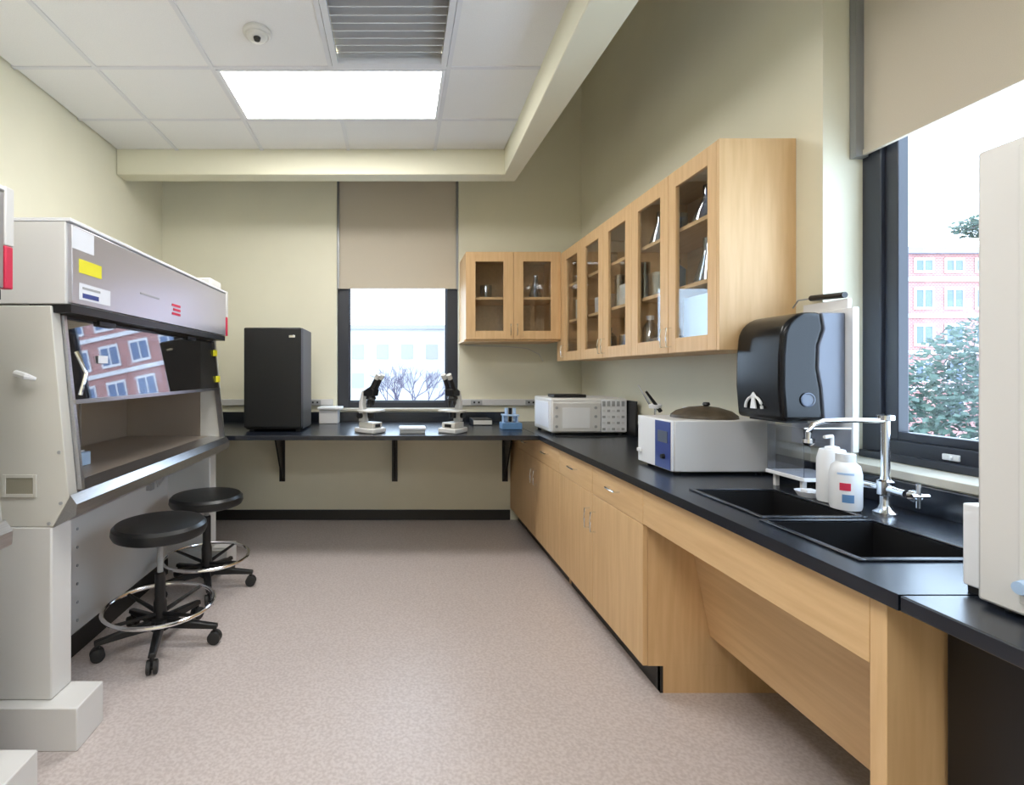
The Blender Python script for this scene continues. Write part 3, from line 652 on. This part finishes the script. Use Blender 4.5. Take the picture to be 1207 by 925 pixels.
# ---------------------------------------------------------------- centrifuge
t = thing('centrifuge', 'grey benchtop centrifuge with blue control panel', 'centrifuge', (1.38, 2.3, ZK))
cx0, cx1, cy0, cy1, cz0, cz1 = 1.163, 1.600, 2.147, 2.45, ZK+.012, 1.100
bx(cx0+.006, cx1, cy0, cy1, cz0, cz1).build('housing', M_lgrey, t, .006)
fp = bx(cx0-.004, cx0+.0055, cy0+.002, cy1-.002, cz0+.002, cz1-.001).build('front_panel', M_bright, t, .003)
bx(cx0-.0065, cx0-.0045, cy0+.008, cy0+.135, cz0+.006, cz1-.008).build('control_panel', M_blue, fp)
bx(cx0-.0080, cx0-.0066, cy0+.03, cy0+.11, 1.0, 1.05).build('display', M_navy, fp)
MB().lathe([(.012, 0), (.010, -.012)], (cx0-.0066, cy0+.06, .94), 16, 'x').build('knob', M_black, fp)
bx(cx0-.016, cx0-.0045, cy1-.04, cy1-.015, .93, .945).build('switch', M_bright, fp)
MB().lathe([(.135, 0), (.132, .012), (.11, .03), (.06, .046), (.012, .052)], (1.385, 2.30, cz1+.0003), 32).build('lid', M_brown, t)
MB().lathe([(.010, .053), (.016, .06), (.012, .07)], (1.385, 2.28, cz1), 14).build('lid_knob', M_black, t)
bx(1.60, 1.6085, cy0+.05, cy1-.03, cz0+.0, cz1-.03).build('rear_cover', M_black, t)
for x in (cx0+.04, cx1-.04):
    for y in (cy0+.04, cy1-.04): MB().lathe([(.015, .0003), (.015, .0117)], (x, y, ZK), 12).build('foot', M_rubber, t)
# pipettes behind centrifuge
t = thing('pipette_stand', 'small stand of leaning pipettes behind the centrifuge', 'pipette stand', (1.42, 2.80, ZK))
MB().lathe([(.06, .0003), (.06, .012), (.02, .018)], (1.42, 2.80, ZK), 20).build('base', M_lgrey, t)
MB().tube([(1.42, 2.80, ZK+.015), (1.42, 2.80, ZK+.24)], .006, 8).build('post', M_chrome, t)
MB().tube([(1.36, 2.78, 1.20), (1.44, 2.78, 1.09)], [.006, .011], 10).build('pipette', M_black, t)
MB().tube([(1.335, 2.82, 1.235), (1.40, 2.81, 1.12)], [.003, .006], 10).build('pipette', M_chrome, t)
MB().lathe([(.03, .236), (.034, .255), (.02, .262)], (1.42, 2.80, ZK), 16).build('holder', M_bright, t)
for k, (x, y, h_) in enumerate(((1.53, 2.70, .25), (1.575, 2.62, .26))):
    t = thing('reagent_bottle', ['clear squat reagent bottle behind the centrifuge, left one', 'clear squat reagent bottle behind the centrifuge, right one'][k], 'bottle', (x, y, ZK+.0005), 'bottles behind the centrifuge')
    MB().lathe([(.025, 0), (.025, h_*.75), (.011, h_*.85), (.011, h_*.9)], (x, y, ZK+.0005), 16).build('body', M_ware, t)
    MB().lathe([(.013, h_*.9+.0005), (.013, h_)], (x, y, ZK+.0005), 14).build('cap', M_bright, t)

# ---------------------------------------------------------------- towel dispenser
o = bx(1.612, 1.634, 1.80, 2.08, 1.02, 1.535).build('mounting_board', M_bright, None, .002); tag(o, 'white board fixed to the wall behind the towel dispenser', 'board')
t = thing('towel_dispenser', 'glossy black paper towel dispenser on the wall above the worktop', 'towel dispenser', (1.5, 1.98, 1.126))
MB().prism([(1.611, 1.13), (1.535, 1.13), (1.525, 1.25), (1.512, 1.32), (1.515, 1.40), (1.535, 1.46), (1.525, 1.518), (1.611, 1.518)], 1.828, 2.074, 'y').build('housing', M_dgrey, t, .004)
def arc(cx, cz, r, a0, a1, n): return [(cx+r*math.cos(a0+(a1-a0)*i/n), cz+r*math.sin(a0+(a1-a0)*i/n)) for i in range(n+1)]
prof = [(1.534, 1.127), (1.524, 1.25), (1.511, 1.32), (1.514, 1.40), (1.534, 1.46), (1.524, 1.521)] + arc(1.480, 1.425, .096, PI/2, PI*.97, 8) + [(1.378, 1.36), (1.377, 1.25), (1.387, 1.127)]
cv = MB().prism(prof, 1.826, 2.076, 'y').build('cover', M_gloss, t, .016, 4)
MB().lathe([(.024, 0), (.026, -.004), (.022, -.005), (.02, -.002)], (1.472, 1.8255, 1.205), 28, 'y').build('lock', M_navy, t)
em = MB().tube([(1.377-.001, 1.965+.045*math.cos(PI*i/14), 1.166+.045*math.sin(PI*i/14)) for i in range(15)], .005, 8).build('emblem', M_bright, t)
MB().prism([(1.950, 1.165), (1.980, 1.165), (1.973, 1.2), (1.977, 1.215), (1.965, 1.228), (1.953, 1.215), (1.957, 1.2)], 1.373, 1.378, 'x').build('emblem_figure', M_bright, t)
bx(1.42, 1.50, 1.86, 2.05, 1.118, 1.1265).build('paper_slot', M_rubber, t)
t = thing('marker_holder', 'black marker strip with wire hook above the towel dispenser', 'holder', (1.61, 1.9, 1.56))
MB().tube([(1.615, 1.835, 1.583), (1.615, 1.985, 1.592)], .011, 10).build('strip', M_black, t)
MB().tube([(1.62, 1.987, 1.592), (1.60, 2.03, 1.59), (1.61, 2.07, 1.565)], .003, 6).build('wire', M_grey, t)
bx(1.62, 1.6345, 1.83, 2.03, 1.5355, 1.57).build('bracket', M_bright, t, .001)
# acrylic bin
t = thing('acrylic_bin', 'clear acrylic splash bin on the worktop below the towel dispenser', 'bin', (1.53, 1.9, .93))
zb0, zb1, bx0, bx1, by0, by1 = .93, 1.105, 1.44, 1.605, 1.80, 1.98
MB().box(bx0, bx1, by0, by0+.004, zb0, zb1).box(bx0, bx1, by1-.004, by1, zb0, zb1).box(bx0, bx0+.004, by0+.004, by1-.004, zb0, zb1).build('wall_panel', M_acr, t)
bx(bx0-.004, bx1, by0-.004, by1+.004, zb0-.014, zb0-.0005).build('tray', M_bright, t, .002)
for y in (by0+.02, by1-.03): bx(bx0+.01, bx0+.025, y, y+.012, ZK+.0005, zb0-.0145).build('leg', M_lgrey, t)
MB().tube([(bx0, by0, zb1), (bx1, by0, zb1)], .003, 6).build('rim', M_bright, t)

# ---------------------------------------------------------------- faucet
t = thing('lab_faucet', 'chrome lab faucet with a long flat spout and cross handles', 'faucet', (1.497, 1.56, ZK))
fx, fy = 1.497, 1.56
MB().lathe([(.03, .0005), (.03, .006), (.018, .016), (.014, .03), (.014, .055), (.021, .06), (.021, .10), (.014, .105), (.011, .12), (.011, .285), (.022, .288), (.022, .302), (.008, .306)], (fx, fy, ZK), 20).build('riser', M_chrome, t)
MB().tube([(fx, fy, 1.155), (fx-.10, fy, 1.157), (fx-.19, fy, 1.155), (fx-.222, fy, 1.145), (fx-.235, fy, 1.120), (fx-.236, fy, 1.10)], .008, 12).build('spout', M_chrome, t)
MB().lathe([(.016, 0), (.016, -.012), (.009, -.02)], (fx-.236, fy, 1.10), 16).build('aerator', M_chrome, t)
MB().tube([(fx-.01, fy-.075, .948), (fx, fy, .948), (fx-.01, fy+.075, .948)], .012, 12).build('valve_body', M_chrome, t)
for s_ in (-1, 1):
    y = fy+s_*.085; x = fx-.012
    h = MB().tube([(x, y-.01, .948), (x-.004, y+s_*.03, .952)], [.017, .012], 14).build('handle', M_chrome, t)
    MB().tube([(x-.024, y+s_*.03, .952), (x+.024, y+s_*.03, .952)], .0055, 8).tube([(x-.004, y+s_*.03, .918), (x-.004, y+s_*.03, .986)], .0055, 8).build('cross', M_chrome, h)
# bottles
t = thing('soap_bottle', 'taller white pump bottle between the sinks, left of the other', 'bottle', (1.415, 1.655, ZK+.0065), 'white bottles by the sinks')
bz = ZK+.0065
MB().lathe([(.040, 0), (.042, .01), (.042, .14), (.036, .165), (.034, .172)], (1.445, 1.69, bz), 24).build('body', M_bright, t)
MB().lathe([(.02, .1725), (.02, .18), (.005, .184), (.005, .215)], (1.445, 1.69, bz), 14).build('pump', M_bright, t)
MB().tube([(1.445, 1.69, bz+.215), (1.415, 1.685, bz+.213)], .006, 8).build('nozzle', M_bright, t)
t = thing('soap_bottle', 'shorter white bottle with red and blue label, right of the pump bottle', 'bottle', (1.43, 1.577, ZK+.0065), 'white bottles by the sinks')
MB().lathe([(.038, 0), (.041, .01), (.041, .11), (.036, .135), (.023, .148)], (1.41, 1.60, bz), 24).build('body', M_bright, t)
MB().lathe([(.025, .1485), (.025, .172)], (1.41, 1.60, bz), 18).build('cap', M_bright, t)
def patch(m, name, par, a0, a1, z0, z1, R=.0418, c=(1.41, 1.60)):
    pts = [(c[0]+R*math.cos(a0+(a1-a0)*i/8), c[1]+R*math.sin(a0+(a1-a0)*i/8)) for i in range(9)]
    inn = [(c[0]+(R-.0005)*math.cos(a0+(a1-a0)*i/8), c[1]+(R-.0005)*math.sin(a0+(a1-a0)*i/8)) for i in range(9)][::-1]
    MB().prism(pts+inn, bz+z0, bz+z1, 'z').build(name, m, par)
A0 = math.atan2(-1.60, -1.41)
patch(M_red, 'red_print', t, A0-.35, A0+.3, .062, .085); patch(M_mblue, 'blue_print', t, A0-.2, A0+.5, .025, .05); patch(M_lblue, 'violet_print', t, A0-.5, A0+.5, .11, .116)
t = thing('sponge_dish', 'small pale dish with a sponge on the far sink ledge', 'dish', (1.45, 1.90, ZK+.0005))
MB().lathe([(.03, .0005), (.042, .02), (.039, .02), (.028, .004)], (1.44, 1.78, ZK), 20).build('dish', M_label, t)
bx(1.42, 1.46, 1.765, 1.795, ZK+.005, ZK+.026).build('sponge', M_lgrey, t, .005)

# ---------------------------------------------------------------- white cabinet at right edge
t = thing('white_instrument', 'tall white instrument on the near worktop, cropped by the right edge', 'instrument', (1.35, .6, ZK))
bx(1.09, 1.60, .35, .957, ZK+.008, 1.716).build('body', M_white, t, .006)
bx(1.0865, 1.0895, .36, .89, ZK+.03, 1.70).build('door', M_white, t, .001)
MB().lathe([(.014, 0), (.011, -.012)], (1.0863, .88, .93), 18, 'x').build('knob', M_lblue, t)
for x in (1.12, 1.56):
    for y in (.39, .92): MB().lathe([(.014, .0003), (.014, .0077)], (x, y, ZK), 12).build('foot', M_rubber, t)
t = thing('paper_box', 'narrow white carton squeezed behind the tall white instrument', 'box', (1.2, .99, ZK+.0005))
bx(1.124, 1.30, .970, 1.012, ZK+.014, 1.045).build('body', M_bright, t, .003)
bx(1.13, 1.29, .974, 1.008, ZK+.0005, ZK+.0135).build('base', M_black, t)

# ---------------------------------------------------------------- outdoors
o = struct(bx(-90, 110, 7, 140, -5.2, -5), 'ground', M_ground)
t = thing('brick_building', 'red brick building with pale bands and window rows across the street', 'building', (40, 54, -5))
bx(11, 85, 50.3, 62, -5, 13.0).build('facade', M_brick, t)
bx(10.8, 85.2, 49.8, 62, 13.0, 13.6).build('cornice', M_roof, t)
for z in (10.5, 6.9, 3.3, -.3): bx(10.9, 85, 50.05, 50.29, z-.2, z+.2).build('stone_band', M_stone, t)
wm = {}
for r, z in enumerate((11.1, 7.5, 3.9, .3, -3.3)):
    for k in range(24):
        x = 13+k*3.0
        if r == 4 and k % 2: continue
        def inst(nm_, m, par, mt, off):
            if nm_ not in wm:
                me = bpy.data.meshes.new(nm_); me.from_pydata(m.v, [], m.f); me.materials.append(mt); wm[nm_] = me
            q = bpy.data.objects.new(nm_, wm[nm_]); C.objects.link(q); q.parent = par; q.location = off; return q
        hgt = 1.5 if r == 0 else 2.2
        fr = inst('window' if r else 'attic_window', rectframe(MB(), 'y', -.12, -.01, -.95, .95, 0, hgt, .14, .14, .25, .25).box(-.06, .06, -.12, -.01, .25, hgt-.25), t, M_stone, (x-40, 50.28-54, z+5))
        inst('pane' if r else 'attic_pane', MB().box(-.81, .81, -.06, -.01, .25, hgt-.25), fr, M_winf, (0, 0, 0))
t = thing('pale_building', 'washed-out pale building beyond the far window', 'building', (0, 64, -5))
bx(-16, 9.5, 60, 70, -5, 6.4).build('facade', M_pale, t)
bx(-16.2, 9.7, 59.7, 70.2, 6.4, 6.9).build('parapet', M_grey_stone, t)
for r in range(2):
    for k in range(8):
        q = bx(-14+k*2.9, -12.6+k*2.9, 59.93, 59.99, -.5+r*3.4, 1.2+r*3.4).build('window', M_grey_stone, t)
def leaves(cx, cy, cz, rx, ry, rz, n, sz, cone=False):
    m = MB()
    for _ in range(n):
        while True:
            p = Vector((random.uniform(-1, 1), random.uniform(-1, 1), random.uniform(-1, 1)))
            if .45 < p.length < 1: break
        if cone: k = 1-.5*(p.z+1)/2*1.6; p.x *= max(k, .1); p.y *= max(k, .1)
        c = Vector((cx+p.x*rx, cy+p.y*ry, cz+p.z*rz)); a = Vector((random.gauss(0, 1), random.gauss(0, 1), random.gauss(0, 1))).normalized()
        b = a.orthogonal().normalized(); s_ = sz*random.uniform(.6, 1.3)
        m.add([c-a*s_, c+b*s_*.5, c+a*s_, c-b*s_*.5], [(0, 1, 2, 3)])
    return m
t = thing('leafy_tree', 'dark green leafy tree outside the near right window', 'tree', (14.9, 12.5, -5))
MB().tube([(14.9, 12.5, -5), (14.9, 12.5, -1), (15, 12.4, 1.8)], [.25, .2, .1], 8).build('trunk', M_bark, t)
o = leaves(14.9, 12.5, -.6, 2.6, 2.0, 3.4, 15000, .10, False).build('foliage', M_leaf, t, smooth=False); o['kind'] = 'stuff'
t = thing('tall_tree', 'grey-green branch of a taller tree hanging above the brick building', 'tree', (22.1, 17, -5))
MB().tube([(22.1, 17, -5), (22.1, 17, 1), (22, 17, 8.3)], [.25, .2, .08], 8).build('trunk', M_bark, t)
MB().tube([(22, 17, 6.6), (20.3, 16.9, 6.7), (18.8, 16.8, 6.0)], [.08, .05, .02], 6).build('branch', M_bark, t)
o = leaves(19.7, 16.8, 6.14, 1.25, .8, .42, 1500, .09).build('foliage', M_leaf, t, smooth=False); o['kind'] = 'stuff'
# bare tree beyond the far window
t = thing('bare_tree', 'pale leafless tree seen through the far window', 'tree', (.4, 20, -5))
m = MB(); m.tube([(.4, 20, -5), (.4, 20, -1.2)], [.16, .11], 7)
def br(p, d, L_, r, dep):
    q = p+d*L_; m.tube([p, (p+q)/2+Vector((random.uniform(-.05, .05), 0, .03)), q], [r, r*.8, r*.6], 5)
    if dep:
        for _ in range(3):
            nd = (d+Vector((random.uniform(-.75, .75), random.uniform(-.6, .6), random.uniform(-.1, .5)))).normalized(); br(q, nd, L_*random.uniform(.65, .85), r*.6, dep-1)
random.seed(3)
for a in (-.55, -.1, .45): br(Vector((.4, 20, -1.25)), Vector((a, random.uniform(-.3, .3), 1)).normalized(), .95, .06, 4)
m.build('branches', M_twig, t)
for k, (x, r) in enumerate(((-1.8, .8), (.3, 1.0), (2.3, .7))):
    t = thing('garden_shrub', ['grey-violet shrub beyond the far window, left of the bare tree', 'grey-violet shrub beyond the far window under the bare tree', 'grey-violet shrub beyond the far window, right of the bare tree'][k], 'shrub', (x, 22, -5), 'shrubs beyond the far window')
    MB().tube([(x, 22, -5), (x, 22, -.8)], [.1, .05], 6).build('stem', M_bark, t)
    o = leaves(x, 22, -1.3, r, .8, .95, 900, .12).build('foliage', M_twig, t, smooth=False); o['kind'] = 'stuff'
